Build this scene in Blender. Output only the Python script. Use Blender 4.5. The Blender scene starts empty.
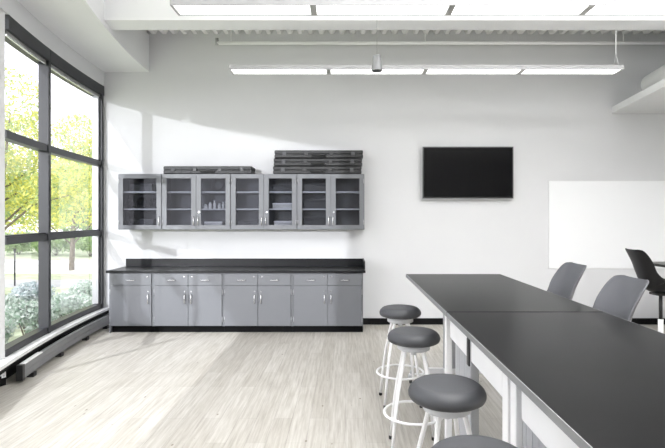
import bpy, bmesh, math, random
from mathutils import Vector, Matrix
R = math.radians
PI = math.pi
sc = bpy.context.scene
col = sc.collection

# ------------------------------------------------------------------ camera
F_PX = 490.0
EYE = 1.68
cam_d = bpy.data.cameras.new('camera')
cam = bpy.data.objects.new('camera', cam_d)
col.objects.link(cam)
cam_d.sensor_fit = 'HORIZONTAL'
cam_d.sensor_width = 36.0
cam_d.lens = 36.0 * F_PX / 665.0
cam_d.shift_x = -(346 - 332.5) / 665.0
cam_d.shift_y = (218 - 224) / 665.0
cam_d.clip_start = 0.05
cam.location = (0, 0, EYE)
cam.rotation_euler = (R(90), 0, 0)
sc.camera = cam

# ------------------------------------------------------------------ world, sun, exposure
sc.view_settings.view_transform = 'Standard'
sc.view_settings.look = 'None'
sc.view_settings.gamma = 1.0
sc.view_settings.use_curve_mapping = False
sc.view_settings.exposure = 0.24
w = bpy.data.worlds.new('sky')
sc.world = w
w.use_nodes = True
bg = w.node_tree.nodes['Background']
bg.inputs['Color'].default_value = (0.93, 0.93, 1.0, 1)
bg.inputs['Strength'].default_value = 2.5

def sun(name, d, energy, angle, color):
    l = bpy.data.lights.new(name, 'SUN')
    l.energy = energy
    l.angle = R(angle)
    l.color = color
    o = bpy.data.objects.new(name, l)
    col.objects.link(o)
    o.rotation_euler = Vector(d).to_track_quat('-Z', 'Y').to_euler()
    o.location = Vector(d) * -20
    return o
sun('sun', (0.55, 1.0, -0.95), 2.7, 0.7, (0.94, 0.97, 1.0))
sun('added_low_sun', (0.33, 1.0, -0.125), 1.5, 1.0, (0.95, 0.97, 1.0))  # second sun lamp, added for the low bright band on the back wall

def area(name, loc, size, power, rot=(0, 0, 0), color=(1, 1, 1)):
    l = bpy.data.lights.new(name, 'AREA')
    l.shape = 'RECTANGLE'
    l.size, l.size_y = size
    l.energy = power
    l.color = color
    o = bpy.data.objects.new(name, l)
    col.objects.link(o)
    o.location = loc
    o.rotation_euler = rot
    return o
# unseen area lights added for the further lamp rows above and behind the camera
area('room_light', (2.6, 0.6, 3.9), (6.0, 3.5), 40, color=(1.0, 0.985, 0.96))
area('room_light', (2.6, -2.0, 3.9), (6.0, 2.0), 30, color=(1.0, 0.985, 0.96))
area('fill_uplight', (2.6, 1.2, 3.7), (6.0, 3.0), 600, rot=(PI, 0, 0))  # unseen light added to brighten the ceiling deck and soften the room

# ------------------------------------------------------------------ materials
def new_mat(name):
    m = bpy.data.materials.new(name)
    m.use_nodes = True
    nt = m.node_tree
    return m, nt, nt.nodes['Principled BSDF']

def mat(name, color, rough=0.5, metal=0.0, noise=0.04, scale=8.0, bump=0.0, bscale=200.0, spec=0.5, coat=0.0, stretch=(1, 1, 1), ior=1.5):
    """plain paint, metal or plastic with a faint procedural unevenness"""
    m, nt, b = new_mat(name)
    N = nt.nodes
    L = nt.links
    tc = N.new('ShaderNodeTexCoord')
    mp = N.new('ShaderNodeMapping')
    mp.inputs['Scale'].default_value = stretch
    L.new(tc.outputs['Object'], mp.inputs['Vector'])
    nz = N.new('ShaderNodeTexNoise')
    nz.inputs['Scale'].default_value = scale
    nz.inputs['Detail'].default_value = 4
    L.new(mp.outputs['Vector'], nz.inputs['Vector'])
    rp = N.new('ShaderNodeValToRGB')
    lo = [max(0, c * (1 - noise)) for c in color]
    hi = [min(1, c * (1 + noise)) for c in color]
    rp.color_ramp.elements[0].position = 0.3
    rp.color_ramp.elements[1].position = 0.7
    rp.color_ramp.elements[0].color = (*lo, 1)
    rp.color_ramp.elements[1].color = (*hi, 1)
    L.new(nz.outputs['Fac'], rp.inputs['Fac'])
    L.new(rp.outputs['Color'], b.inputs['Base Color'])
    b.inputs['Roughness'].default_value = rough
    b.inputs['Metallic'].default_value = metal
    b.inputs['Specular IOR Level'].default_value = spec
    b.inputs['Coat Weight'].default_value = coat
    b.inputs['IOR'].default_value = ior
    if bump:
        n2 = N.new('ShaderNodeTexNoise')
        n2.inputs['Scale'].default_value = bscale
        L.new(tc.outputs['Object'], n2.inputs['Vector'])
        bp = N.new('ShaderNodeBump')
        bp.inputs['Strength'].default_value = bump
        bp.inputs['Distance'].default_value = 0.002
        L.new(n2.outputs['Fac'], bp.inputs['Height'])
        L.new(bp.outputs['Normal'], b.inputs['Normal'])
    return m

def emit(name, color, strength):
    m, nt, b = new_mat(name)
    b.inputs['Base Color'].default_value = (*color, 1)
    b.inputs['Emission Color'].default_value = (*color, 1)
    b.inputs['Emission Strength'].default_value = strength
    return m

def glass(name, tint=(1, 1, 1), refl=0.06):
    m = bpy.data.materials.new(name)
    m.use_nodes = True
    nt = m.node_tree
    nt.nodes.clear()
    out = nt.nodes.new('ShaderNodeOutputMaterial')
    mx = nt.nodes.new('ShaderNodeMixShader')
    t = nt.nodes.new('ShaderNodeBsdfTransparent')
    t.inputs['Color'].default_value = (*tint, 1)
    g = nt.nodes.new('ShaderNodeBsdfGlossy')
    g.inputs['Roughness'].default_value = 0.02
    fr = nt.nodes.new('ShaderNodeLayerWeight')
    fr.inputs['Blend'].default_value = 0.12
    mt = nt.nodes.new('ShaderNodeMath')
    mt.operation = 'MULTIPLY_ADD'
    mt.inputs[1].default_value = 0.25
    mt.inputs[2].default_value = refl
    nt.links.new(fr.outputs['Fresnel'], mt.inputs[0])
    nt.links.new(mt.outputs[0], mx.inputs['Fac'])
    nt.links.new(t.outputs[0], mx.inputs[1])
    nt.links.new(g.outputs[0], mx.inputs[2])
    nt.links.new(mx.outputs[0], out.inputs['Surface'])
    return m

def floor_mat():
    m, nt, b = new_mat('pale_oak_planks')
    N, L = nt.nodes, nt.links
    tc = N.new('ShaderNodeTexCoord')
    rot = N.new('ShaderNodeMapping')
    rot.inputs['Rotation'].default_value = (0, 0, R(90))
    L.new(tc.outputs['Object'], rot.inputs['Vector'])
    br = N.new('ShaderNodeTexBrick')
    br.offset = 0.37
    br.inputs['Scale'].default_value = 1.0
    br.inputs['Brick Width'].default_value = 1.22
    br.inputs['Row Height'].default_value = 0.15
    br.inputs['Mortar Size'].default_value = 0.0012
    br.inputs['Mortar Smooth'].default_value = 0.2
    br.inputs['Color1'].default_value = (0.44, 0.42, 0.38, 1)
    br.inputs['Color2'].default_value = (0.51, 0.492, 0.455, 1)
    br.inputs['Mortar'].default_value = (0.30, 0.285, 0.27, 1)
    L.new(rot.outputs['Vector'], br.inputs['Vector'])
    # long grain streaks
    st = N.new('ShaderNodeMapping')
    st.inputs['Scale'].default_value = (26, 1.3, 1)
    L.new(tc.outputs['Object'], st.inputs['Vector'])
    nz = N.new('ShaderNodeTexNoise')
    nz.inputs['Scale'].default_value = 1.6
    nz.inputs['Detail'].default_value = 7
    nz.inputs['Roughness'].default_value = 0.65
    L.new(st.outputs['Vector'], nz.inputs['Vector'])
    rp = N.new('ShaderNodeValToRGB')
    rp.color_ramp.elements[0].position = 0.34
    rp.color_ramp.elements[0].color = (0.78, 0.76, 0.72, 1)
    rp.color_ramp.elements[1].position = 0.62
    rp.color_ramp.elements[1].color = (1.12, 1.12, 1.12, 1)
    L.new(nz.outputs['Fac'], rp.inputs['Fac'])
    mu = N.new('ShaderNodeMix')
    mu.data_type = 'RGBA'
    mu.blend_type = 'MULTIPLY'
    mu.inputs['Factor'].default_value = 1
    L.new(br.outputs['Color'], mu.inputs[6])
    L.new(rp.outputs['Color'], mu.inputs[7])
    # small brown knots
    kn = N.new('ShaderNodeMapping')
    kn.inputs['Scale'].default_value = (6.5, 3.4, 1)
    L.new(tc.outputs['Object'], kn.inputs['Vector'])
    vo = N.new('ShaderNodeTexVoronoi')
    vo.inputs['Scale'].default_value = 1.0
    vo.inputs['Randomness'].default_value = 1.0
    L.new(kn.outputs['Vector'], vo.inputs['Vector'])
    kr = N.new('ShaderNodeValToRGB')
    kr.color_ramp.elements[0].position = 0.03
    kr.color_ramp.elements[0].color = (0.30, 0.24, 0.18, 1)
    kr.color_ramp.elements[1].position = 0.075
    kr.color_ramp.elements[1].color = (1, 1, 1, 1)
    L.new(vo.outputs['Distance'], kr.inputs['Fac'])
    m2 = N.new('ShaderNodeMix')
    m2.data_type = 'RGBA'
    m2.blend_type = 'MULTIPLY'
    m2.inputs['Factor'].default_value = 0.8
    L.new(mu.outputs[2], m2.inputs[6])
    L.new(kr.outputs['Color'], m2.inputs[7])
    L.new(m2.outputs[2], b.inputs['Base Color'])
    b.inputs['Roughness'].default_value = 0.42
    b.inputs['Specular IOR Level'].default_value = 0.45
    bp = N.new('ShaderNodeBump')
    bp.inputs['Strength'].default_value = 0.15
    bp.inputs['Distance'].default_value = 0.002
    L.new(nz.outputs['Fac'], bp.inputs['Height'])
    L.new(bp.outputs['Normal'], b.inputs['Normal'])
    return m

def leaf_mat(name, c1, c2, rough=0.6, trans=0.35):
    m, nt, b = new_mat(name)
    N, L = nt.nodes, nt.links
    gi = N.new('ShaderNodeNewGeometry')
    rp = N.new('ShaderNodeValToRGB')
    rp.color_ramp.elements[0].color = (*c1, 1)
    rp.color_ramp.elements[1].color = (*c2, 1)
    L.new(gi.outputs['Random Per Island'], rp.inputs['Fac'])
    L.new(rp.outputs['Color'], b.inputs['Base Color'])
    b.inputs['Roughness'].default_value = rough
    tr = N.new('ShaderNodeBsdfTranslucent')
    L.new(rp.outputs['Color'], tr.inputs['Color'])
    mx = N.new('ShaderNodeMixShader')
    mx.inputs['Fac'].default_value = trans
    L.new(b.outputs[0], mx.inputs[1])
    L.new(tr.outputs[0], mx.inputs[2])
    L.new(mx.outputs[0], N['Material Output'].inputs['Surface'])
    return m

M = {
    'wall': mat('wall_paint', (0.66, 0.665, 0.675), 0.75, noise=0.012, scale=1.5, bump=0.05),
    'white': mat('white_paint', (0.82, 0.825, 0.835), 0.6, noise=0.01, scale=2),
    'deck': mat('white_steel_deck', (0.90, 0.90, 0.90), 0.5, noise=0.02, scale=3),
    'floor': floor_mat(),
    'black_base': mat('black_vinyl_base', (0.006, 0.006, 0.0065), 0.5, noise=0.1, ior=1.25),
    'frame': mat('grey_aluminium_frame', (0.020, 0.021, 0.025), 0.42, 0.0, noise=0.05, scale=4),
    'shade': mat('charcoal_shade_cassette', (0.035, 0.037, 0.042), 0.6, noise=0.05),
    'shade_cloth': mat('grey_mesh_shade_cloth', (0.30, 0.30, 0.30), 0.8, noise=0.08, scale=60),
    'silver': mat('silver_metal', (0.36, 0.365, 0.375), 0.4, 0.5, noise=0.05, scale=5),
    'heater': mat('heater_grey_metal', (0.26, 0.265, 0.275), 0.38, 0.35, noise=0.05, scale=3),
    'sill': mat('pale_sill', (0.78, 0.78, 0.78), 0.4, noise=0.02),
    'chrome': mat('brushed_chrome', (0.72, 0.72, 0.73), 0.25, 0.9, noise=0.03),
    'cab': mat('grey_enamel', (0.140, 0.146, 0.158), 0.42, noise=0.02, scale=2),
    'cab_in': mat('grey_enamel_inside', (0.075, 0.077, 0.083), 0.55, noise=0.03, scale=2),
    'shelf_edge': mat('pale_shelf', (0.50, 0.51, 0.53), 0.5, noise=0.02),
    'toe': mat('black_toe_kick', (0.004, 0.004, 0.0045), 0.6, noise=0.1, ior=1.2),
    'resin': mat('black_epoxy_worktop', (0.010, 0.0105, 0.012), 0.30, noise=0.10, scale=30, ior=1.3),
    'tabletop': mat('charcoal_laminate', (0.006, 0.006, 0.0065), 0.28, noise=0.06, scale=30, spec=0.4, ior=1.2),
    'edge': mat('grey_edge_band', (0.26, 0.265, 0.27), 0.4, 0.2, noise=0.04),
    'table_white': mat('white_table_frame', (0.88, 0.88, 0.89), 0.4, noise=0.02),
    'panel': mat('pale_grey_table_panel', (0.42, 0.43, 0.45), 0.5, noise=0.02),
    'black': mat('black_plastic', (0.012, 0.012, 0.013), 0.4, noise=0.1),
    'vinyl': mat('charcoal_vinyl_seat', (0.050, 0.052, 0.058), 0.5, noise=0.06, scale=5, bump=0.12, bscale=350),
    'tube': mat('white_tube', (0.90, 0.90, 0.90), 0.35, noise=0.02),
    'hub': mat('pale_grey_hub', (0.55, 0.56, 0.58), 0.4, noise=0.02),
    'chair_grey': mat('grey_plastic_shell', (0.095, 0.098, 0.108), 0.42, noise=0.03, scale=4, bump=0.06, bscale=500),
    'chair_black': mat('black_plastic_shell', (0.008, 0.008, 0.009), 0.38, noise=0.06, scale=4, spec=0.25),
    'case': mat('black_hard_case', (0.010, 0.0105, 0.012), 0.45, noise=0.12, scale=25, bump=0.2, bscale=120),
    'screen': mat('tv_screen', (0.002, 0.002, 0.0025), 0.14, noise=0.1, spec=0.15),
    'board': mat('whiteboard_face', (0.86, 0.87, 0.88), 0.22, noise=0.006, scale=1),
    'glass': glass('window_glass', (0.98, 0.975, 0.985), 0.02),
    'cab_glass': glass('cabinet_glass', (0.80, 0.81, 0.84), 0.02),
    'lens': emit('lamp_lens', (1.0, 0.995, 0.98), 1.8),
    'housing': mat('satin_lamp_rim', (0.42, 0.42, 0.43), 0.4, noise=0.01),
    'lamp': mat('white_lamp_housing', (0.90, 0.90, 0.90), 0.4, noise=0.01),
    'lampdark': mat('grey_lamp_joint', (0.42, 0.42, 0.42), 0.4, noise=0.02),
    'grass': mat('lawn_green', (0.50, 0.55, 0.38), 0.9, noise=0.3, scale=3, bump=0.5, bscale=30),
    'road': mat('pale_concrete', (0.78, 0.775, 0.76), 0.9, noise=0.08, scale=2),
    'asphalt': mat('grey_asphalt', (0.52, 0.52, 0.55), 0.9, noise=0.1, scale=3),
    'bark': mat('grey_brown_bark', (0.16, 0.13, 0.10), 0.9, noise=0.3, scale=12, bump=0.5, bscale=25),
    'leaf_yellow': leaf_mat('yellow_green_leaves', (0.26, 0.40, 0.18), (0.80, 0.74, 0.16)),
    'leaf_green': leaf_mat('mid_green_leaves', (0.20, 0.33, 0.13), (0.46, 0.58, 0.28)),
    'leaf_pale': leaf_mat('pale_shrub_leaves', (0.26, 0.38, 0.27), (0.80, 0.84, 0.80)),
    'leaf_silver': leaf_mat('silvery_shrub_leaves', (0.34, 0.43, 0.42), (0.84, 0.86, 0.88)),
    'cardboard': mat('pale_box', (0.42, 0.42, 0.42), 0.7, noise=0.05),
    'clear': mat('white_plastic_jar', (0.62, 0.63, 0.64), 0.35, noise=0.05),
    'rubber': mat('dark_rubber', (0.02, 0.02, 0.02), 0.7, noise=0.1),
    'cable': mat('black_cable', (0.015, 0.015, 0.016), 0.5, noise=0.1),
    'panelwhite': mat('white_hanging_panel', (0.78, 0.785, 0.79), 0.6, noise=0.01),
}

# ------------------------------------------------------------------ mesh helpers
class MB:
    def __init__(s):
        s.bm = bmesh.new()
    def box(s, x0, x1, y0, y1, z0, z1, mi=0, bev=0.0, seg=2):
        vs = [s.bm.verts.new((x, y, z)) for x in (x0, x1) for y in (y0, y1) for z in (z0, z1)]
        q = [(0, 1, 3, 2), (4, 6, 7, 5), (0, 4, 5, 1), (2, 3, 7, 6), (0, 2, 6, 4), (1, 5, 7, 3)]
        fs = [s.bm.faces.new([vs[i] for i in f]) for f in q]
        for f in fs:
            f.material_index = mi
        if bev:
            es = list({e for f in fs for e in f.edges})
            r = bmesh.ops.bevel(s.bm, geom=es, offset=bev, segments=seg, profile=0.5, affect='EDGES')
            for f in r['faces']:
                f.material_index = mi
        return s
    def tube(s, pts, r, n=10, mi=0, caps=True, closed=False):
        pts = [Vector(p) for p in pts]
        rs = r if isinstance(r, (list, tuple)) else [r] * len(pts)
        rings = []
        up = None
        m = len(pts)
        for i, p in enumerate(pts):
            if closed:
                t = (pts[(i + 1) % m] - pts[i - 1]).normalized()
            elif i == 0:
                t = (pts[1] - p).normalized()
            elif i == m - 1:
                t = (p - pts[i - 1]).normalized()
            else:
                t = ((pts[i + 1] - p).normalized() + (p - pts[i - 1]).normalized()).normalized()
            if up is None:
                up = Vector((0, 0, 1)) if abs(t.z) < 0.9 else Vector((1, 0, 0))
            u = t.cross(up).normalized()
            v = u.cross(t).normalized()
            up = v
            rings.append([s.bm.verts.new(p + (u * math.cos(2 * PI * k / n) + v * math.sin(2 * PI * k / n)) * rs[i]) for k in range(n)])
        last = m if closed else m - 1
        for i in range(last):
            a, b = rings[i], rings[(i + 1) % m]
            for k in range(n):
                f = s.bm.faces.new((a[k], a[(k + 1) % n], b[(k + 1) % n], b[k]))
                f.material_index = mi
                f.smooth = True
        if caps and not closed:
            s.bm.faces.new(rings[0][::-1]).material_index = mi
            s.bm.faces.new(rings[-1]).material_index = mi
        return s
    def ring(s, c, rad, r, n=40, k=8, mi=0):
        s.tube([(c[0] + rad * math.cos(2 * PI * i / n), c[1] + rad * math.sin(2 * PI * i / n), c[2]) for i in range(n)], r, k, mi, closed=True)
        return s
    def lathe(s, prof, c=(0, 0, 0), n=36, mi=0):
        rings = []
        for (r, z) in prof:
            if r < 1e-5:
                rings.append([s.bm.verts.new((c[0], c[1], c[2] + z))])
            else:
                rings.append([s.bm.verts.new((c[0] + r * math.cos(2 * PI * k / n), c[1] + r * math.sin(2 * PI * k / n), c[2] + z)) for k in range(n)])
        for a, b in zip(rings, rings[1:]):
            for k in range(n):
                k2 = (k + 1) % n
                vs = ([a[0]] if len(a) == 1 else [a[k], a[k2]]) + ([b[0]] if len(b) == 1 else [b[k2], b[k]])
                if len(vs) >= 3:
                    f = s.bm.faces.new(vs)
                    f.material_index = mi
                    f.smooth = True
        return s
    def prism(s, poly, z0, z1, mi=0):
        a = [s.bm.verts.new((x, y, z0)) for x, y in poly]
        b = [s.bm.verts.new((x, y, z1)) for x, y in poly]
        n = len(poly)
        fs = [s.bm.faces.new(a[::-1]), s.bm.faces.new(b)]
        for i in range(n):
            fs.append(s.bm.faces.new((a[i], a[(i + 1) % n], b[(i + 1) % n], b[i])))
        for f in fs:
            f.material_index = mi
        return s
    def arc(s, o0, o1, z0, z1, f0, f1, n=12, mi=0):
        """box swept along the curved window wall: o0..o1 inward offsets, f0..f1 angles"""
        rings = []
        for i in range(n + 1):
            f = f0 + (f1 - f0) * i / n
            rings.append([s.bm.verts.new((*AP(o, f), z)) for (o, z) in ((o0, z0), (o1, z0), (o1, z1), (o0, z1))])
        for a, b in zip(rings, rings[1:]):
            for k in range(4):
                s.bm.faces.new((a[k], a[(k + 1) % 4], b[(k + 1) % 4], b[k])).material_index = mi
        s.bm.faces.new(rings[0][::-1]).material_index = mi
        s.bm.faces.new(rings[-1]).material_index = mi
        return s
    def build(s, name, mats, parent=None, loc=None, fix=True):
        if fix:
            bmesh.ops.recalc_face_normals(s.bm, faces=s.bm.faces)
        me = bpy.data.meshes.new(name)
        s.bm.to_mesh(me)
        s.bm.free()
        for m in (mats if isinstance(mats, (list, tuple)) else [mats]):
            me.materials.append(m)
        o = bpy.data.objects.new(name, me)
        col.objects.link(o)
        if loc:
            o.location = loc
        if parent:
            o.parent = parent
        return o

# curved window wall: arc centre and radius
ACX, ACY, AR = -3.915 + 16.0, 8.5, 16.0
def AP(off, f):
    r = AR - off
    return (ACX - r * math.cos(f), ACY - r * math.sin(f))
def FA(y, off=0.0):
    return math.asin((ACY - y) / (AR - off))

def tag(o, label=None, cat=None, group=None, kind=None):
    if label: o['label'] = label
    if cat: o['category'] = cat
    if group: o['group'] = group
    if kind: o['kind'] = kind
    return o
def struct(o):
    o['kind'] = 'structure'
    return o
def thing(name, label, cat, loc=(0, 0, 0), rz=0.0, group=None):
    o = bpy.data.objects.new(name, None)
    o.empty_display_size = 0.1
    col.objects.link(o)
    o.location = loc
    o.rotation_euler = (0, 0, rz)
    return tag(o, label, cat, group)
def copy_tree(o, parent=None):
    c = o.copy()
    col.objects.link(c)
    if parent: c.parent = parent
    for ch in list(o.children):
        copy_tree(ch, c)
    return c

# ================================================================== SETTING
WALL_Y = 7.73
DECK_Z = 4.58
b = MB(); b.box(-4.2, 7.6, -3.6, WALL_Y + 0.15, -0.12, 0.0)
struct(b.build('floor', M['floor']))
b = MB(); b.box(-4.0, 7.6, WALL_Y, WALL_Y + 0.15, 0, 4.75)
struct(b.build('wall_back', M['wall']))
b = MB(); b.box(7.5, 7.6, -3.6, WALL_Y, 0, 4.75)
struct(b.build('wall_right', M['wall']))
b = MB(); b.box(-2.3, 7.6, -3.6, -3.5, 0, 4.75)
struct(b.build('wall_front', M['wall']))
F_END = FA(1.0)
# left wall: header over the windows, low wall under the sill, slim column, plain wall beside the camera
b = MB()
b.arc(-0.10, 0.09, 3.75, 4.75, FA(7.75), F_END, 30)
b.arc(-0.10, 0.0, 0.0, 0.27, FA(7.75), F_END, 30)
b.prism([(-3.432, 4.93), (-3.444, 4.93), (-3.540, 4.64), (-3.528, 4.64)], 0.0, 3.75)
ex, ey = AP(0.09, F_END)
b.box(ex - 0.2, ex, -3.6, ey + 0.02, 0, 4.75)
struct(b.build('wall_left', M['wall']))
# corrugated steel deck ceiling, flutes running towards the camera
b = MB()
pitch = 0.165
xs = []
x = -4.2
prof = [(0.0, 0.0), (0.045, 0.0), (0.075, 0.065), (0.12, 0.065), (0.15, 0.0)]
k = 0
pts = []
while x < 7.7:
    for (dx, dz) in prof:
        pts.append((x + dx * pitch / 0.165, DECK_Z + dz))
    x += pitch
va = [b.bm.verts.new((p[0], -3.6, p[1])) for p in pts]
vb = [b.bm.verts.new((p[0], WALL_Y + 0.1, p[1])) for p in pts]
vc = [b.bm.verts.new((p[0], -3.6, DECK_Z + 0.14)) for p in pts]
vd = [b.bm.verts.new((p[0], WALL_Y + 0.1, DECK_Z + 0.14)) for p in pts]
for i in range(len(pts) - 1):
    b.bm.faces.new((va[i], va[i + 1], vb[i + 1], vb[i]))
    b.bm.faces.new((vc[i], vd[i], vd[i + 1], vc[i + 1]))
struct(b.build('ceiling', M['deck'], fix=False))
# soffit along the window wall
b = MB(); b.arc(0.09, 0.79, 3.98, 4.57, FA(7.73), F_END, 40)
struct(b.build('trim_1', M['white']))
# boxed beam across the room
b = MB(); b.box(-3.35, 7.5, 5.87, 6.18, 4.05, 4.57)
struct(b.build('trim_2', M['white']))
# window sill board
b = MB(); b.arc(-0.02, 0.17, 0.235, 0.27, FA(7.72), F_END, 40, 0)
struct(b.build('trim_3', M['sill']))
b = MB(); b.arc(0.0, 0.155, 0.185, 0.233, FA(7.72), F_END, 40, 0)
struct(b.build('trim_4', M['black_base']))
# baseboards
b = MB(); b.box(0.26, 7.5, WALL_Y - 0.012, WALL_Y - 0.0005, 0.001, 0.10)
struct(b.build('baseboard_back', M['black_base']))
b = MB(); b.prism([(-3.4315, 4.93), (-3.420, 4.93), (-3.516, 4.64), (-3.5275, 4.64)], 0.001, 0.10); b.arc(0.0005, 0.012, 0.001, 0.10, FA(7.72), FA(4.94), 20)
struct(b.build('baseboard_left', M['black_base']))

# windows: dark aluminium frames with a wide upper, middle and low light each
Z_T = (2.53, 1.445)
def window(idx, y0, y1, m0=True, m1=True, tr=True):
    """y0 far side, y1 near side"""
    fa, fb = FA(y0), FA(y1)
    hw = 0.034 / AR
    b = MB()
    b.arc(-0.03, 0.075, 0.271, 0.345, fa, fb, 10)
    b.arc(-0.07, 0.05, 3.57, 3.74, fa, fb, 10)
    for z in (Z_T if tr else ()):
        b.arc(-0.03, 0.075, z - 0.038, z + 0.038, fa, fb, 10)
        b.arc(-0.05, 0.05, z + 0.038, z + 0.055, fa, fb, 10)
    if m0:
        b.arc(-0.03, 0.085, 0.271, 3.74, fa, fa + 2 * hw, 1)
        b.arc(-0.04, 0.05, 0.355, 3.57, fa + 2 * hw, fa + 3.3 * hw, 1, 1)
    if m1:
        b.arc(-0.03, 0.085, 0.271, 3.74, fb - 2 * hw, fb, 1)
        b.arc(-0.04, 0.05, 0.355, 3.57, fb - 3.3 * hw, fb - 2 * hw, 1, 1)
    o = struct(b.build('window_%d' % idx, [M['frame'], M['silver']]))
    g = MB()
    n = 8
    vs = []
    for i in range(n + 1):
        f = fa + (fb - fa) * i / n
        vs.append((g.bm.verts.new((*AP(-0.01, f), 0.3)), g.bm.verts.new((*AP(-0.01, f), 3.7))))
    for a, c in zip(vs, vs[1:]):
        g.bm.faces.new((a[0], c[0], c[1], a[1]))
    g.build('window_pane', M['glass'], o)
    return o
window(1, 7.70, 6.00 - 0.035)
window(2, 5.96, 4.95, m0=False, m1=False)
window(3, 4.62, 1.02, m0=False, m1=True, tr=False)

# roller shades tucked under the header, one per bay
def shade(y0, y1, label):
    t = thing('roller_shade', label, 'window shade', (0, 0, 0), 0, 'rolled up shades over the tall windows')
    fa, fb = FA(y0), FA(y1)
    b = MB(); b.arc(0.03, 0.095, 3.60, 3.748, fa, fb, 14); b.build('cassette', M['shade'], t)
    b = MB(); b.arc(0.054, 0.057, 3.56, 3.5995, fa + .002, fb - .002, 14); b.build('shade_fabric', M['shade_cloth'], t)
    b = MB(); b.arc(0.048, 0.063, 3.54, 3.5595, fa + .002, fb - .002, 14); b.build('hem_bar', M['chrome'], t)
shade(7.70, 6.0, 'charcoal roller shade rolled up above the far window bay beside the back wall')
shade(5.99, 4.96, 'charcoal roller shade rolled up above the nearer window bay at the left picture edge')

# ================================================================== OUTDOORS
b = MB(); b.box(-60, -1.2, -12, 70, -0.6, -0.30)
struct(b.build('lawn', M['grass']))
b = MB()
b.prism([(-60, 24), (-12, 17.5), (4, 17.5), (4, 22.5), (-12, 22.5), (-60, 31)], -0.30, -0.285)
struct(b.build('driveway', M['road']))
b = MB()
b.prism([(-30, 13.2), (-3, 14.2), (-3, 15.8), (-30, 15.2)], -0.30, -0.288)
struct(b.build('footpath', M['asphalt']))

rng = random.Random(7)
def leaves(b, c, rad, n, size, mi=0, squash=0.8):
    for _ in range(n):
        while True:
            v = Vector((rng.uniform(-1, 1), rng.uniform(-1, 1), rng.uniform(-1, 1)))
            if 0.25 < v.length < 1: break
        v = v * (v.length ** -0.35)
        p = Vector(c) + Vector((v.x * rad, v.y * rad, v.z * rad * squash))
        d = Vector((rng.gauss(0, 1), rng.gauss(0, 1), rng.gauss(0, 1))).normalized()
        e = d.cross(Vector((rng.gauss(0, 1), rng.gauss(0, 1), rng.gauss(0, 1)))).normalized()
        s = size * rng.uniform(0.6, 1.3)
        q = [p - d * s, p + e * s * 0.45, p + d * s, p - e * s * 0.45]
        f = b.bm.faces.new([b.bm.verts.new(x) for x in q])
        f.material_index = mi
def tree(x, y, h, rad, leafm, label, n=2600, size=0.16, low=0.25, lean=0.3, group=None):
    t = thing('tree', label, 'tree', (x, y, -0.30), 0, group)
    b = MB()
    top = Vector((lean, 0.1, h * 0.8))
    b.tube([(0, 0, 0), (0.05, 0, h * 0.25), (lean * .5, .05, h * 0.5), top], [0.10 * h / 6, 0.075 * h / 6, 0.05 * h / 6, 0.015], 9)
    cl = []
    for i in range(11):
        a = rng.uniform(0, 2 * PI)
        z0 = h * rng.uniform(low, 0.6)
        rr = rad * rng.uniform(0.45, 0.85)
        e = Vector((math.cos(a) * rr, math.sin(a) * rr, min(h * 0.93, z0 + rr * rng.uniform(0.3, 0.9))))
        s0 = Vector((lean * z0 / h * 0.8, 0, z0))
        b.tube([s0, s0.lerp(e, 0.5) + Vector((0, 0, 0.12 * rr)), e], [0.032 * h / 6, 0.022 * h / 6, 0.01], 6)
        cl.append(e)
    b.build('trunk', M['bark'], t)
    c = MB()
    cl += [Vector((lean, 0, h * 0.85)), Vector((lean * .6, .2, h * 0.66)), Vector((lean * .3, -.2, h * 0.5))]
    for e in cl:
        leaves(c, e, rad * rng.uniform(0.38, 0.55), n // len(cl), size)
    c.build('foliage', M[leafm], t, fix=False)
    return t
tree(-9.0, 12.6, 5.9, 2.6, 'leaf_yellow', 'yellow-green tree nearest the window, its top reaching the upper panes', 20000, 0.055, group=None)
tree(-10.3, 18.4, 6.1, 2.2, 'leaf_yellow', 'yellow-green tree seen in the right-hand window bay', 15000, 0.065, low=0.15)
tree(-17.5, 20.5, 6.4, 3.0, 'leaf_green', 'green tree behind the yellow tree in the left-hand window bay', 11000, 0.09, low=0.12)
tree(-14.6, 31.0, 8.0, 3.5, 'leaf_green', 'green tree across the driveway right of the nearer trees', 9000, 0.16, low=0.08)
tree(-24.0, 31.5, 7.6, 3.4, 'leaf_green', 'green tree across the driveway at the left end of the view', 9000, 0.16, low=0.08)

def shrub(x, y, h, rad, leafm, label, n=700, size=0.07, group='shrubs in the bed under the windows', z=-0.30):
    t = thing('shrub', label, 'shrub', (x, y, z), 0, group)
    b = MB()
    c = MB()
    for i in range(9):
        a = 2 * PI * i / 9 + rng.uniform(-.3, .3)
        r2 = rad * rng.uniform(0.3, 0.8)
        e = Vector((math.cos(a) * r2, math.sin(a) * r2, h * rng.uniform(0.6, 0.95)))
        b.tube([(math.cos(a) * .03, math.sin(a) * .03, 0), e * 0.55, e], [0.012, 0.009, 0.003], 5)
        leaves(c, e * 0.8, rad * 0.5, n // 9, size)
    b.build('stem', M['bark'], t)
    c.build('foliage', M[leafm], t, fix=False)
    return t
beds = [(-4.65, 7.25, 0.80, 0.36), (-4.75, 8.3, 0.80, 0.38), (-4.6, 6.2, 0.75, 0.36), (-5.5, 7.75, 0.85, 0.38), (-5.45, 6.75, 0.9, 0.38), (-4.9, 9.3, 0.85, 0.40),
        (-5.7, 8.8, 0.9, 0.40), (-6.35, 8.0, 0.85, 0.38)]
names = ['pale leafy shrub against the far window bay', 'pale leafy shrub behind the one touching the far bay', 'pale leafy shrub low outside the dark mullion',
         'pale shrub in the second row behind the mullion', 'silvery shrub outside the nearer window bay', 'pale leafy shrub farthest along the window wall',
         'silvery shrub at the lawn side of the bed, far end', 'silvery shrub at the lawn side of the bed, left of centre']
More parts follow.
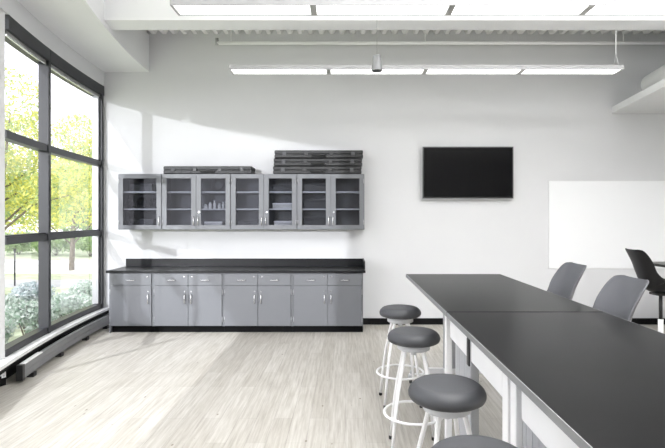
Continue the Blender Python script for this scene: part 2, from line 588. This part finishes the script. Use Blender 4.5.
for i, (x, y, h, r_) in enumerate(beds):
    shrub(x, y, h, r_, 'leaf_silver' if i in (4, 6, 7) else 'leaf_pale', names[i], 2200, 0.042)
for i, (x, y, r_, lab) in enumerate([(-13.2, 25.3, 1.0, 'rounded green bush across the driveway, right-hand one'), (-15.4, 26.0, 1.1, 'rounded green bush across the driveway, middle one'),
                                     (-17.9, 26.8, 1.2, 'rounded green bush across the driveway, left-hand one')]):
    shrub(x, y, 1.1, r_, 'leaf_green', lab, 900, 0.13, group='bushes across the driveway')
t = thing('bollard', 'thin dark post standing in the lawn outside the nearer window bay', 'post', (-9.6, 14.2, -0.30))
b = MB(); b.tube([(0, 0, 0), (0, 0, 1.0)], 0.022, 10); b.build('post', M['frame'], t)
b = MB(); b.lathe([(0, .10), (.03, .08), (.035, .02), (.035, 0), (0, 0)], (0, 0, 1.0), 16); b.build('cap', M['frame'], t)

# ================================================================== HEATER
t = thing('baseboard_heater', 'long low silver baseboard heater curving along the floor under the windows', 'heater')
f0, f1 = FA(7.62), FA(4.99, .2)
b = MB()
b.arc(0.190, 0.240, 0.045, 0.112, f0, f1, 30)
b.arc(0.190, 0.240, 0.117, 0.180, f0, f1, 30)
b.arc(0.190, 0.233, 0.112, 0.117, f0, f1, 30)
b.build('casing', M['heater'], t)
b = MB(); b.arc(0.190, 0.241, 0.1805, 0.192, FA(5.45, .2), f1, 8); b.build('top_cover', M['sill'], t)
b = MB(); b.arc(0.186, 0.245, 0.035, 0.194, f1 + .0002, f1 + .0035, 1); b.build('end_panel', M['black'], t)
b = MB()
n = 60
for i in range(n):
    f = f0 + (FA(5.5, .2) - f0) * (i + .5) / n
    b.arc(0.195, 0.235, 0.1805, 0.186, f - .0008, f + .0008, 1)
b.build('grille', M['silver'], t)
for yy in (5.2, 5.95, 6.75, 7.45):
    f = FA(yy, .2)
    b = MB(); b.arc(0.195, 0.262, 0.0, 0.0445, f - .0025, f + .0025, 1); b.build('foot', M['black'], t)
b = MB()
vx, vy = AP(0.20, FA(7.64))
b.tube([(vx, vy, 0.09), (vx + .01, vy + .035, 0.09), (vx + .015, vy + .04, 0.02)], 0.012, 8)
b.tube([(vx - .01, vy + .02, 0.13), (vx + .05, vy + .03, 0.13)], 0.02, 10)
b.build('valve', M['chrome'], t)

# wall socket on the near column
sx, sy = -3.432, 4.9
t = thing('wall_outlet', 'small white outlet box low on the column at the left edge', 'outlet', (sx - 0.005, 4.91, 0.115), R(-20))
b = MB(); b.box(0.0, 0.012, -0.022, 0.022, -0.035, 0.04, 0, 0.002); b.build('cover_plate', M['tube'], t)
b = MB(); b.box(0.0121, 0.014, -0.008, 0.008, -0.025, -0.004); b.box(0.0121, 0.014, -0.008, 0.008, 0.008, 0.03); b.build('socket', M['hub'], t)

# ================================================================== BASE CABINETS
BX0, BX1 = -3.46, 0.25
BF = 7.16          # front plane
BW = [0.645, 1.028, 1.005, 1.032]
UW = [0.657, 1.04, 1.0, 1.017]
base_labels = ['grey base cabinet with a single door at the window end of the run',
               'grey base cabinet with two doors, second from the window',
               'grey base cabinet with two doors, third from the window, sun and shade across it',
               'grey base cabinet with two doors at the right end beside the black baseboard']
def bar_handle(b, x, y, z, L, vert=False, r=0.006, st=0.028):
    if vert:
        b.tube([(x, y, z - L / 2), (x, y - st, z - L / 2 + .008), (x, y - st, z + L / 2 - .008), (x, y, z + L / 2)], r, 8)
    else:
        b.tube([(x - L / 2, y, z), (x - L / 2 + .012, y - st, z), (x + L / 2 - .012, y - st, z), (x + L / 2, y, z)], r, 8)
def lock(b, x, y, z, r=0.009):
    b.tube([(x, y, z), (x, y - 0.008, z)], r, 12)
x = BX0
for i, wdt in enumerate(BW):
    t = thing('base_cabinet', base_labels[i], 'cabinet', (x, BF, 0), 0, 'grey base cabinets along the back wall')
    D = WALL_Y - BF - 0.003
    W = wdt - 0.001
    b = MB()
    b.box(0.0, 0.018, 0.0, D, 0.001 if i == 0 else 0.10, 0.879)
    b.box(W - 0.018, W, 0.0, D, 0.10, 0.879)
    b.box(0.018, W - 0.018, 0.02, D, 0.10, 0.118)
    b.box(0.018, W - 0.018, D - 0.012, D, 0.118, 0.879)
    b.box(0.018, W - 0.018, 0.001, 0.03, 0.855, 0.879)
    b.box(0.018, W - 0.018, 0.001, 0.03, 0.68, 0.70)
    if wdt > .8:
        b.box(W / 2 - .012, W / 2 + .012, 0.001, 0.03, 0.118, 0.855)
    b.build('body', M['cab'], t)
    b = MB(); b.box(0.02 if i == 0 else 0.0, W, 0.055, 0.07, 0.0, 0.0995); b.build('toe_kick', M['toe'], t)
    cells = [(0.022, W - 0.022)] if wdt < .8 else [(0.022, W / 2 - 0.003), (W / 2 + 0.003, W - 0.022)]
    for j, (a, c) in enumerate(cells):
        b = MB(); b.box(a, c, -0.019, 0.0005, 0.700, 0.866, 0, 0.002)
        dr = b.build('drawer', M['cab'], t)
        b = MB(); bar_handle(b, (a + c) / 2, -0.0185, 0.775, 0.13); b.build('drawer_handle', M['chrome'], dr)
        lx = (c - .055) if (j == 0) else (a + .055)
        b = MB(); lock(b, lx, -0.0185, 0.825); b.build('drawer_lock', M['chrome'], dr)
        b = MB(); b.box(a, c, -0.019, 0.0005, 0.107, 0.694, 0, 0.002)
        dd = b.build('door', M['cab'], t)
        hx = (c - 0.045) if j == 0 else (a + 0.045)
        b = MB(); bar_handle(b, hx, -0.0185, 0.50, 0.13, True, 0.0075); b.build('door_handle', M['chrome'], dd)
        b = MB(); lock(b, hx, -0.0185, 0.61); b.build('door_lock', M['chrome'], dd)
        gx = (a - 0.006) if j == 0 else (c + 0.006)
        for hz in (0.20, 0.60):
            b = MB(); b.tube([(gx, -0.012, hz - .04), (gx, -0.012, hz + .04)], 0.006, 8); b.build('hinge', M['silver'], dd)
    x += wdt
t = thing('worktop', 'long black worktop with upstand lying over the grey base cabinets', 'worktop', (BX0, BF, 0.8795))
b = MB(); b.box(-0.035, 3.71 + 0.035, -0.035, WALL_Y - BF - 0.001, 0, 0.036, 0, 0.004); b.build('slab', M['resin'], t)
b = MB(); b.box(-0.005, 3.71 + 0.035, WALL_Y - BF - 0.021, WALL_Y - BF - 0.001, 0.0362, 0.162, 0, 0.003)
b.box(3.71 + 0.012, 3.71 + 0.034, 0.10, WALL_Y - BF - 0.0215, 0.0362, 0.162, 0, 0.003)
b.build('backsplash', M['resin'], t)

# ================================================================== WALL CABINETS
UF = 7.40
UZ0, UZ1 = 1.505, 2.345
UX0 = -3.435
UD = WALL_Y - UF - 0.003
up_labels = ['grey glass-fronted wall cabinet with a single door nearest the window',
             'grey two-door wall cabinet, second from the window, coiled cable and small jars inside',
             'grey wall cabinet with two glass doors, third from the window, boxes inside',
             'grey wall cabinet with two glass doors at the right end, under the stacked cases']
x = UX0
UPX = []
for i, wdt in enumerate(UW):
    UPX.append(x)
    t = thing('wall_cabinet', up_labels[i], 'cabinet', (x, UF, UZ0), 0, 'grey wall cabinets with glass doors')
    W = wdt - 0.001
    H = UZ1 - UZ0
    b = MB()
    b.box(0, 0.018, 0, UD, 0, H)
    b.box(W - 0.018, W, 0, UD, 0, H)
    b.box(0.018, W - 0.018, 0, UD, 0, 0.02)
    b.box(0.018, W - 0.018, 0, UD, H - 0.02, H)
    b.box(0.018, W - 0.018, UD - 0.01, UD, 0.02, H - 0.02)
    if wdt > .8: b.box(W / 2 - .01, W / 2 + .01, 0.0, 0.02, 0.02, H - 0.02)
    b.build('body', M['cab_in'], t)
    for hz in (0.300, 0.560):
        b = MB(); b.box(0.019, W - 0.019, 0.028, UD - 0.011, hz, hz + 0.018, 0)
        b.build('shelf', M['shelf_edge'], t)
    cells = [(0.004, W - 0.004)] if wdt < .8 else [(0.004, W / 2 - 0.002), (W / 2 + 0.002, W - 0.004)]
    for j, (a, c) in enumerate(cells):
        b = MB()
        fw = 0.072
        y0, y1 = -0.021, -0.0005
        b.box(a, a + fw, y0, y1, 0.003, H - 0.003, 0, .0015)
        b.box(c - fw, c, y0, y1, 0.003, H - 0.003, 0, .0015)
        b.box(a + fw, c - fw, y0, y1, 0.003, 0.068)
        b.box(a + fw, c - fw, y0, y1, H - 0.068, H - 0.003)
        dd = b.build('door', M['cab'], t)
        b = MB(); b.box(a + fw - .001, c - fw + .001, -0.012, -0.008, 0.066, H - 0.066); b.build('glass_pane', M['cab_glass'], dd)
        hx = (c - 0.030) if j == 0 else (a + 0.030)
        b = MB(); bar_handle(b, hx, -0.0205, 0.13, 0.13, True, 0.007); b.build('door_handle', M['chrome'], dd)
        if i in (1, 2, 3) and j == 1:
            b = MB(); lock(b, hx + .015, -0.0205, 0.262, 0.012); b.build('door_lock', M['chrome'], dd)
        gx = (a + 0.010) if j == 0 else (c - 0.010)
        for hz in (0.11, H - 0.11):
            b = MB(); b.tube([(gx, -0.025, hz - .035), (gx, -0.025, hz + .035)], 0.006, 8); b.build('hinge', M['silver'], dd)
    x += wdt

# things kept in the wall cabinets
def coil(name, label, cx, cz, rad, n, group, ysh=0.0):
    b = MB()
    for k in range(n):
        rr = rad * (1 - 0.08 * k)
        pts = [(rr * math.cos(2 * PI * q / 24), 0.016 * k + 0.004 * math.sin(q), rr * math.sin(2 * PI * q / 24) * 0.95) for q in range(24)]
        b.tube(pts, 0.0065, 6, closed=True)
    o = b.build(name, M['cable'], None, (cx, 7.55 + ysh, cz))
    return tag(o, label, 'cable', group)
S1 = UZ0 + 0.3185
S2 = UZ0 + 0.5785
S0 = UZ0 + 0.0205
for k, (dx, rr, lab) in enumerate([(0.13, .072, 'black cable coil on the middle shelf, left of its pile'), (0.30, .085, 'black cable coil on the middle shelf, in the centre of its pile'),
                                   (0.48, .078, 'black cable coil on the middle shelf, right of its pile')]):
    coil('cable_coil', lab, UPX[0] + dx, S1 + rr + .008, rr, 4, 'cable coils in the single-door wall cabinet', 0.02 * k - .03)
coil('cable_coil', 'black cable coil standing on the top shelf above the small white jars', UPX[1] + 0.80, S2 + 0.105, 0.10, 5, None)
def jar(x, z, r, h, label, y=7.50, cap=True):
    t = thing('jar', label, 'jar', (x, y, z), 0, 'small pale jars in the second wall cabinet')
    b = MB(); b.lathe([(0, 0), (r, 0), (r, h * .75), (r * .6, h * .85), (r * .6, h), (0, h)], n=20); b.build('body', M['clear'], t)
    b = MB(); b.lathe([(0, h), (r * .72, h), (r * .72, h * 1.14), (0, h * 1.14)], n=20); b.build('lid', M['hub'], t)
jar(UPX[1] + 0.70, S1, .024, .085, 'pale jar on the middle shelf, second from the left')
jar(UPX[1] + 0.765, S1, .017, .11, 'tall thin pale jar on the middle shelf under the cable coil')
jar(UPX[1] + 0.84, S1, .022, .07, 'pale jar on the middle shelf, third from the left')
jar(UPX[1] + 0.90, S1, .018, .09, 'pale jar on the middle shelf, rightmost of them')
jar(UPX[1] + 0.63, S1, .028, .06, 'short wide pale jar on the middle shelf, leftmost of them')
def carton(x, z, w_, d_, h_, label, m='cardboard', y=7.47):
    t = thing('storage_box', label, 'box', (x, y, z), 0, 'boxes kept in the wall cabinets')
    b = MB(); b.box(0, w_, 0, d_, 0, h_ * .78, 0, .003); b.build('body', M[m], t)
    b = MB(); b.box(-.003, w_ + .003, -.003, d_ + .003, h_ * .785, h_, 0, .003); b.build('lid', M['hub' if m == 'cardboard' else m], t)
carton(UPX[1] + 0.62, S0, .27, .16, .10, 'low pale box on the floor of the second cabinet')
carton(UPX[2] + 0.62, S1, .29, .16, .085, 'low pale box on the middle shelf of the third cabinet')
carton(UPX[2] + 0.64, S0, .27, .16, .11, 'low pale box on the floor of the third cabinet, right-hand door')
carton(UPX[2] + 0.62, S2, .30, .15, .10, 'dark box on the top shelf of the third cabinet', 'case')
carton(UPX[2] + 0.10, S0, .33, .16, .12, 'dark box on the floor of the third cabinet, left-hand door', 'case')
carton(UPX[0] + 0.12, S0, .38, .18, .14, 'dark box on the floor of the single-door cabinet', 'case')
carton(UPX[0] + 0.14, S2, .34, .18, .12, 'dark box on the top shelf of the single-door cabinet', 'case')
for q, (zz, lab) in enumerate([(S0, 'dark box on the lowest shelf of the end cabinet, left-hand door'), (S1, 'dark box on the middle shelf of the end cabinet, left-hand door'), (S2, 'dark box on the top shelf of the end cabinet, left-hand door')]):
    carton(UPX[3] + 0.09, zz, .34, .18, .16 - .02 * q, lab, 'case')

# ================================================================== HARD CASES
def hard_case(L=1.34, D=0.30, H=0.118):
    t = thing('hard_case', '', 'case')
    b = MB(); b.box(-L / 2, L / 2, 0, D, 0, H * .47, 0, .014, 3)
    for k in range(9):
        xx = -L / 2 + L * (k + .7) / 9.4
        if abs(xx) > .16: b.box(xx, xx + 0.035, -0.006, 0.02, 0.012, H * .42, 0, .003)
    b.build('lower_shell', M['case'], t)
    b = MB(); b.box(-L / 2, L / 2, 0, D, H * .53, H, 0, .014, 3)
    for k in range(9):
        xx = -L / 2 + L * (k + .7) / 9.4
        if abs(xx) > .16: b.box(xx, xx + 0.035, -0.006, 0.02, H * .58, H - .012, 0, .003)
    b.build('upper_shell', M['case'], t)
    b = MB(); b.box(-L / 2 + .008, L / 2 - .008, .006, D - .006, H * .465, H * .535); b.build('rim_seal', M['black'], t)
    b = MB(); b.tube([(-.10, -.004, H * .30), (-.095, -.035, H * .30), (.095, -.035, H * .30), (.10, -.004, H * .30)], 0.013, 8); b.build('handle', M['black'], t)
    for sx_ in (-1, 1):
        for px_ in (.19, .52):
            b = MB(); b.box(sx_ * px_ - .028, sx_ * px_ + .028, -.014, .004, H * .30, H * .78, 0, .003); b.build('latch', M['cab_in' if px_ > .3 else 'black'], t)
    return t
c0 = hard_case()
c0['group'] = 'long black hard cases on the wall cabinets'
spots = [(-0.435, 7.405, UZ1 + .0015, 'long black hard case, lowest of the stack of three'),
         (-0.425, 7.41, UZ1 + .1215, 'long black hard case, middle of the stack of three'),
         (-0.412, 7.40, UZ1 + .2415, 'long black hard case, topmost of the stack of three'),
         (-2.095, 7.41, UZ1 + .0015, 'long dark hard case lying alone near the window end of the cabinets')]
for i, (xx, yy, zz, lab) in enumerate(spots):
    c = c0 if i == 0 else copy_tree(c0)
    c.location = (xx, yy, zz)
    c['label'] = lab

# ================================================================== TV, WHITEBOARD
t = thing('television', 'black flat television hanging on the pale wall', 'television', (1.90, WALL_Y, 2.387))
b = MB(); b.box(-.705, .705, -.10, -.055, -.40, .40, 0, .006); b.build('casing', M['black'], t)
b = MB(); b.box(-.687, .687, -.1025, -.1002, -.380, .385); b.build('screen', M['screen'], t)
b = MB()
for a in ((-.712, -.7055, -.407, .407), (.7055, .712, -.407, .407), (-.712, .712, -.407, -.4005), (-.712, .712, .4005, .407)):
    b.box(a[0], a[1], -.099, -.06, a[2], a[3])
b.build('bezel', M['silver'], t)
b = MB(); b.box(-.2, .2, -.054, -.0005, -.2, .2); b.build('wall_mount', M['black'], t)
t = thing('whiteboard', 'wide frameless whiteboard on the back wall behind the chairs', 'whiteboard', (3.20, WALL_Y, 0.89))
b = MB(); b.box(0, 3.6, -.012, -.0005, 0, 1.37, 0, .002); b.build('board', M['board'], t)
b = MB()
b.box(-.006, 3.606, -.014, -.0006, -.006, -.0005); b.box(-.006, 3.606, -.014, -.0006, 1.3705, 1.376); b.box(-.006, -.0005, -.014, -.0006, 0, 1.37)
b.build('edge_trim', M['sill'], t)

# ================================================================== CEILING LAMPS
def linear_lamp(x0, yc, z, nseg, hang, label, up=12):
    SEG = 1.22
    t = thing('linear_ceiling_lamp', label, 'ceiling lamp', (x0, yc, z), 0, 'long white pendant lamps')
    L = SEG * nseg
    w2 = 0.115
    b = MB()
    b.box(0, L, -w2, w2, 0.035, 0.055, 0, .004)
    b.box(0, L, -w2, -w2 + .012, 0.0, 0.0349); b.box(0, L, w2 - .012, w2, 0.0, 0.0349)
    b.box(0, L, -.05, .05, 0.0552, 0.075, 0, .004)
    b.build('housing', M['housing'], t)
    for e, (xa, xb) in enumerate(((-.022, -.0005), (L + .0005, L + .022))):
        b = MB(); b.box(xa, xb, -w2, w2, -.002, .06, 0, .004); b.build('end_cap', M['lampdark'], t)
    for k in range(nseg):
        b = MB(); b.box(k * SEG + (.028 if k else .004), (k + 1) * SEG - (.028 if k < nseg - 1 else .004), -w2 + .013, w2 - .013, 0.006, 0.0345); b.build('lens', M['lens'], t)
        if k:
            b = MB(); b.box(k * SEG - .0275, k * SEG + .0275, -w2 + .0125, w2 - .0125, 0.002, 0.0345); b.build('joint', M['lampdark'], t)
    for hx in hang:
        b = MB()
        b.tube([(hx, 0, 0.22), (hx, 0, DECK_Z - z + .01)], 0.006, 6)
        b.tube([(hx, -.07, 0.055), (hx, 0, 0.22), (hx, .07, 0.055)], 0.004, 6)
        b.build('hanger', M['lamp'], t)
    l = bpy.data.lights.new('lamp_glow', 'AREA')
    l.shape = 'RECTANGLE'; l.size = L; l.size_y = 0.16; l.energy = 2.5 * nseg; l.color = (1, .99, .97)
    lo = bpy.data.objects.new('lamp_glow', l); col.objects.link(lo); lo.parent = t
    lo.location = (L / 2, 0, 0.0)
    if not up: return t
    lu = bpy.data.lights.new('lamp_uplight', 'AREA')
    lu.shape = 'RECTANGLE'; lu.size = L; lu.size_y = 0.10; lu.energy = up * nseg
    lo = bpy.data.objects.new('lamp_uplight', lu); col.objects.link(lo); lo.parent = t
    lo.location = (L / 2, 0, 0.085); lo.rotation_euler = (PI, 0, 0)
    return t
linear_lamp(-1.44, 6.21, 3.53, 4, (4.86,), 'white linear pendant lamp nearer the back wall, its right end in view', up=0)
linear_lamp(-1.51, 4.37, 3.53, 5, (0.3, 2.44, 5.6), 'white linear pendant lamp nearest the camera, running out of the top right')

# conduit pipe under the deck
t = thing('ceiling_pipe', 'thin white pipe running under the ribbed ceiling along the back wall', 'pipe', (0, 7.42, 4.33))
b = MB(); b.tube([(-1.95, 0, .0), (7.4, 0, 0)], 0.025, 12); b.build('pipe', M['lamp'], t)
b = MB(); b.tube([(-1.955, 0, -.025), (-1.955, 0, .07)], 0.026, 12); b.build('end_fitting', M['lampdark'], t)
for hx in (-1.74, 1.2, 4.2):
    b = MB(); b.tube([(hx, 0, .0215), (hx, 0, DECK_Z - 4.33 + .01)], 0.006, 6); b.ring((hx, 0, 0.0), .024, .003); b.build('hanger', M['lamp'], t)
# small hanging sensor drum
t = thing('pendant_speaker', 'small pale cylindrical pendant hanging on a thin cable between the lamps', 'pendant', (0.355, 5.62, 3.365))
b = MB(); b.lathe([(.050, .02), (.060, .0), (.062, .008), (.048, .17), (.040, .178), (0, .178)], n=28); b.build('drum', M['edge'], t)
b = MB(); b.lathe([(0, .004), (.049, .004), (.0495, .019), (0, .019)], n=28); b.build('grille', M['frame'], t)
b = MB(); b.tube([(0, 0, .179), (0, 0, DECK_Z - 3.365 + .01)], 0.003, 6); b.build('cable', M['lampdark'], t)

# white hanging panel and the duct lying over it at the right
t = thing('hanging_panel', 'white slab-like panel projecting from the upper right below the ceiling', 'ceiling panel', (0, 0, 3.33))
b = MB(); b.prism([(4.19, 7.729), (4.00, 6.17), (3.86, 5.0), (7.49, 5.0), (7.49, 7.729)], 0, .10); b.build('slab', M['panelwhite'], t)
for (hx, hy) in ((5.2, 5.6), (7.0, 5.6), (5.2, 7.2), (7.0, 7.2)):
    b = MB(); b.tube([(hx, hy, .1005), (hx, hy, DECK_Z - 3.33 + .01)], 0.007, 6); b.build('hanger', M['lamp'], t)
t = thing('air_duct', 'round white duct end resting above the hanging panel at upper right', 'duct', (-.08, 0, 3.625))
b = MB(); b.tube([(4.52, 7.2, 0), (4.51, 7.12, 0), (4.32, 5.8, 0), (4.22, 5.1, 0)], [0.10, .139, .139, .139], 24); b.build('pipe', M['lamp'], t)
b = MB(); b.tube([(4.36, 6.06, 0), (4.354, 6.02, 0)], .1392 + .006, 24); b.build('joint_band', M['panelwhite'], t)

# ================================================================== TABLES
TZ = 1.08
TX0, TX1 = 0.642, 1.653
def tabletop(t, y0, y1):
    b = MB(); b.box(TX0 + .004, TX1 - .004, y0, y1, TZ - .030, TZ, 0, .0015)
    b.build('tabletop', M['tabletop'], t)
    b = MB()
    b.box(TX0, TX0 + .0039, y0, y1, TZ - .032, TZ - .001); b.box(TX1 - .0039, TX1, y0, y1, TZ - .032, TZ - .001)
    b.build('edge_band', M['edge'], t)
def caster(t, x, y, name='caster'):
    b = MB()
    b.tube([(x - .016, y, .035), (x + .016, y, .035)], .035, 16, 0)
    b.box(x - .026, x + .026, y - .03, y + .02, .05, .086, 1, .004)
    b.tube([(x, y, .08), (x, y, .135)], .01, 8, 1)
    return b.build(name, [M['rubber'], M['hub']], t)
t = thing('high_table', 'far high table with dark top, its end nearest the cabinets', 'table', (0, 0, 0), 0, 'dark-topped high tables')
tabletop(t, 3.138, 5.25)
for yy in (4.98,):
    b = MB()
    b.box(.99, 1.37, yy - .02, yy + .02, .155, TZ - .034, 0, .004)
    for k in range(7):
        b.box(1.02 + k * .05, 1.035 + k * .05, yy - .024, yy - .0202, .2, TZ - .06)
    b.build('leg', M['panel'], t)
    b = MB(); b.box(.84, 1.50, yy - .03, yy + .03, .105, .1545, 0, .006); b.box(.64, .8395, yy - .012, yy + .012, .088, .10, 0); b.box(1.5005, 1.69, yy - .012, yy + .012, .088, .10, 0); b.build('foot_bar', M['table_white'], t)
    for xx in (.66, 1.67): caster(t, xx, yy)
b = MB(); b.box(1.05, 1.31, 3.30, 4.955, .97, 1.03, 0, .004); b.build('crossbar', M['table_white'], t)
for xx in (.662, 1.15):
    b = MB(); b.box(xx, xx + .04, 3.24, 3.295, 0, TZ - .034, 0, .004); b.build('leg', M['table_white'], t)

t = thing('high_table', 'near high table with dark top and white apron beside the stools', 'table', (0, 0, 0), 0, 'dark-topped high tables')
tabletop(t, 0.55, 3.122)
AX = .660
def apron(y0, y1):
    b = MB()
    b.box(AX, AX + .02, y0, y1, .922, TZ - .034, 0, .004)
    b.build('apron', M['table_white'], t)
apron(2.67, 3.11); apron(2.07, 2.585); apron(.62, 1.845)
def leg(x0, x1, y0, y1, m='table_white'):
    b = MB(); b.box(x0, x1, y0, y1, .0, TZ - .034, 0, .005); b.build('leg', M[m], t)
leg(AX + .035, AX + .07, 3.05, 3.11); leg(AX, AX + .045, 2.595, 2.66, 'panel'); leg(AX - .004, AX + .045, 1.99, 2.06); leg(AX - .004, AX + .045, 1.895, 1.96)
leg(TX1 - .1, TX1 - .055, 2.85, 2.90); leg(TX1 - .1, TX1 - .055, 1.95, 2.0); leg(AX, AX + .045, .57, .615); leg(TX1 - .1, TX1 - .055, .57, .615)
def side_panel(x0, y0, y1, z1):
    b = MB(); b.box(x0, x0 + .012, y0, y1, .06, z1)
    n = int((y1 - y0) / .06)
    for k in range(n):
        yy = y0 + .03 + k * .06
        b.box(x0 - .0015, x0 + .001, yy, yy + .004, .08, z1 - .02)
    b.build('side_panel', M['panel'], t)
side_panel(AX + .022, 2.67, 3.04, TZ - .034); side_panel(AX + .022, .62, 1.89, TZ - .034)
b = MB(); b.box(AX - .008, AX - .0005, 2.605, 2.65, .89, 1.035, 0, .002); b.build('latch', M['black'], t)
t = thing('high_table', 'dark high table end at the right picture edge beside the black chair', 'table', (0, 0, 0), 0, 'dark-topped high tables')
b = MB(); b.box(4.07, 5.5, 5.75, 6.75, TZ - .03, TZ, 0, .002); b.build('tabletop', M['tabletop'], t)
b = MB(); b.box(4.066, 4.0695, 5.75, 6.75, TZ - .032, TZ - .001); b.box(4.066, 5.5, 5.746, 5.7495, TZ - .032, TZ - .001); b.build('edge_band', M['black'], t)
for (xx, yy) in ((4.62, 6.2), (5.3, 6.2)):
    b = MB(); b.box(xx - .03, xx + .03, yy - .12, yy + .12, .0, TZ - .033, 0, .005); b.build('leg', M['table_white'], t)

# ================================================================== STOOLS
def make_stool():
    t = thing('bar_stool', '', 'stool', (0, 0, 0), 0, 'round-seat stools along the high table')
    r = .191
    b = MB()
    b.lathe([(0, .862), (.10, .862), (.148, .8615), (.156, .859), (.170, .850), (.183, .836), (.1905, .817), (.1895, .802), (.182, .789), (.168, .781), (.15, .779), (0, .779)], n=56)
    b.build('seat', M['vinyl'], t)
    b = MB(); b.lathe([(0, .778), (.112, .778), (.118, .772), (.118, .735), (.112, .730), (0, .730)], n=40)
    b.tube([(0, 0, .7295), (0, 0, .69)], .02, 14)
    b.build('hub', M['hub'], t)
    RING = .205
    for k in range(4):
        a = R(45 + 90 * k)
        c, s_ = math.cos(a), math.sin(a)
        pts = [(c * .085, s_ * .085, .735), (c * .10, s_ * .10, .70), (c * .165, s_ * .165, .45), (c * .198, s_ * .198, .27), (c * .228, s_ * .228, .018)]
        b = MB(); b.tube(pts, .0125, 12)
        lg = b.build('leg', M['tube'], t)
        b = MB(); b.lathe([(0, 0), (.016, 0), (.016, .02), (.012, .026), (0, .026)], (c * .228, s_ * .228, 0), 14); b.build('rubber_foot', M['rubber'], lg)
    b = MB(); b.ring((0, 0, .268), .213, .0095, 56, 10); b.build('foot_ring', M['tube'], t)
    return t
st = make_stool()
for i, (xx, yy, rz, lab) in enumerate([(.498, 4.50, 3, 'white-legged stool with round charcoal seat farthest back, nearest the cabinets'),
                                      (.492, 3.56, -4, 'white-legged stool with round charcoal seat, second from the back'),
                                      (.500, 2.43, 10, 'white-legged stool with round charcoal seat, third from the back, fully in view'),
                                      (.465, 1.70, 2, 'charcoal round stool seat cut off by the bottom picture edge')]):
    s_ = st if i == 0 else copy_tree(st)
    s_.location = (xx, yy, 0)
    s_.rotation_euler.z = R(rz)
    s_['label'] = lab

# ================================================================== SHELL CHAIRS
def catmull(P, n):
    out = []
    for i in range(len(P) - 1):
        p0 = P[max(i - 1, 0)]; p1 = P[i]; p2 = P[i + 1]; p3 = P[min(i + 2, len(P) - 1)]
        for k in range(n):
            t_ = k / n
            out.append(tuple(0.5 * ((2 * b_) + (-a_ + c_) * t_ + (2 * a_ - 5 * b_ + 4 * c_ - d_) * t_ ** 2 + (-a_ + 3 * b_ - 3 * c_ + d_) * t_ ** 3) for a_, b_, c_, d_ in zip(p0, p1, p2, p3)))
    out.append(P[-1])
    return out
def make_chair(shell_mat, base_mat, seat_z=.72):
    """shell chair facing +x"""
    t = thing('shell_chair', '', 'chair')
    # (x, z, half width, curl) along the centre line from seat lip to back top
    P = [(.235, -.030, .155, .010), (.225, -.004, .195, .020), (.12, .004, .225, .16), (.0, -.008, .240, .25), (-.11, -.004, .248, .34),
         (-.19, .045, .247, .335), (-.232, .13, .232, .170), (-.262, .24, .225, .085), (-.303, .36, .222, .075), (-.352, .47, .215, .055), (-.382, .530, .190, .035), (-.392, .550, .13, .015)]
    C = catmull(P, 4)
    nu = 20
    b = MB()
    rows = []
    for i, (x, z, hw, cu) in enumerate(C):
        a_ = C[max(i - 1, 0)]; c_ = C[min(i + 1, len(C) - 1)]
        tx, tz = c_[0] - a_[0], c_[1] - a_[1]
        l = math.hypot(tx, tz)
        nx, nz = tz / l, -tx / l
        if i < 2: nx, nz = .15, .98
        row = []
        for k in range(nu + 1):
            u = -1 + 2 * k / nu
            au = abs(u)
            off = cu * (au ** 2.6)
            yy = hw * (math.sin(u * PI / 2) * .35 + u * .65)
            row.append(b.bm.verts.new((x + nx * off, yy, seat_z + z + nz * off)))
        rows.append(row)
    for r0, r1 in zip(rows, rows[1:]):
        for k in range(nu):
            f = b.bm.faces.new((r0[k], r0[k + 1], r1[k + 1], r1[k]))
            f.smooth = True
    o = b.build('seat_shell', shell_mat, t)
    sm = o.modifiers.new('thick', 'SOLIDIFY'); sm.thickness = .010; sm.offset = 0
    # base
    b = MB(); b.box(-.10, .10, -.09, .09, seat_z - .045, seat_z - .018, 0, .006); b.build('seat_plate', M['black'], t)
    b = MB(); b.tube([(0, 0, .34), (0, 0, seat_z - .045)], .022, 16); b.build('gas_lift', M['black'], t)
    b = MB(); b.tube([(0, 0, .10), (0, 0, .36)], .032, 16); b.build('post', base_mat, t)
    for k in range(5):
        a = 2 * PI * k / 5 + .3
        c, s_ = math.cos(a), math.sin(a)
        b = MB(); b.tube([(c * .02, s_ * .02, .12), (c * .27, s_ * .27, .085)], [.026, .015], 10)
        lg = b.build('leg', base_mat, t)
        b = MB()
        b.tube([(c * .28 - s_ * .015, s_ * .28 + c * .015, .030), (c * .28 + s_ * .015, s_ * .28 - c * .015, .030)], .030, 14)
        b.tube([(c * .275, s_ * .275, .045), (c * .275, s_ * .275, .09)], .011, 8)
        b.build('caster', M['rubber'], lg)
    return t
ch = make_chair(M['chair_grey'], M['tube'])
ch['group'] = 'grey shell chairs tucked behind the high table'
ch.location = (1.680, 4.34, 0); ch.rotation_euler.z = PI
ch['label'] = 'grey plastic shell chair behind the far high table, left of the two'
c2 = copy_tree(ch)
c2.location = (1.585, 3.33, 0)
c2['label'] = 'grey plastic shell chair nearer the camera, right of the two'
c3 = make_chair(M['chair_black'], M['tube'])
c3.location = (4.11, 6.40, 0)
c3['label'] = 'black plastic shell chair at the right edge in front of the whiteboard'
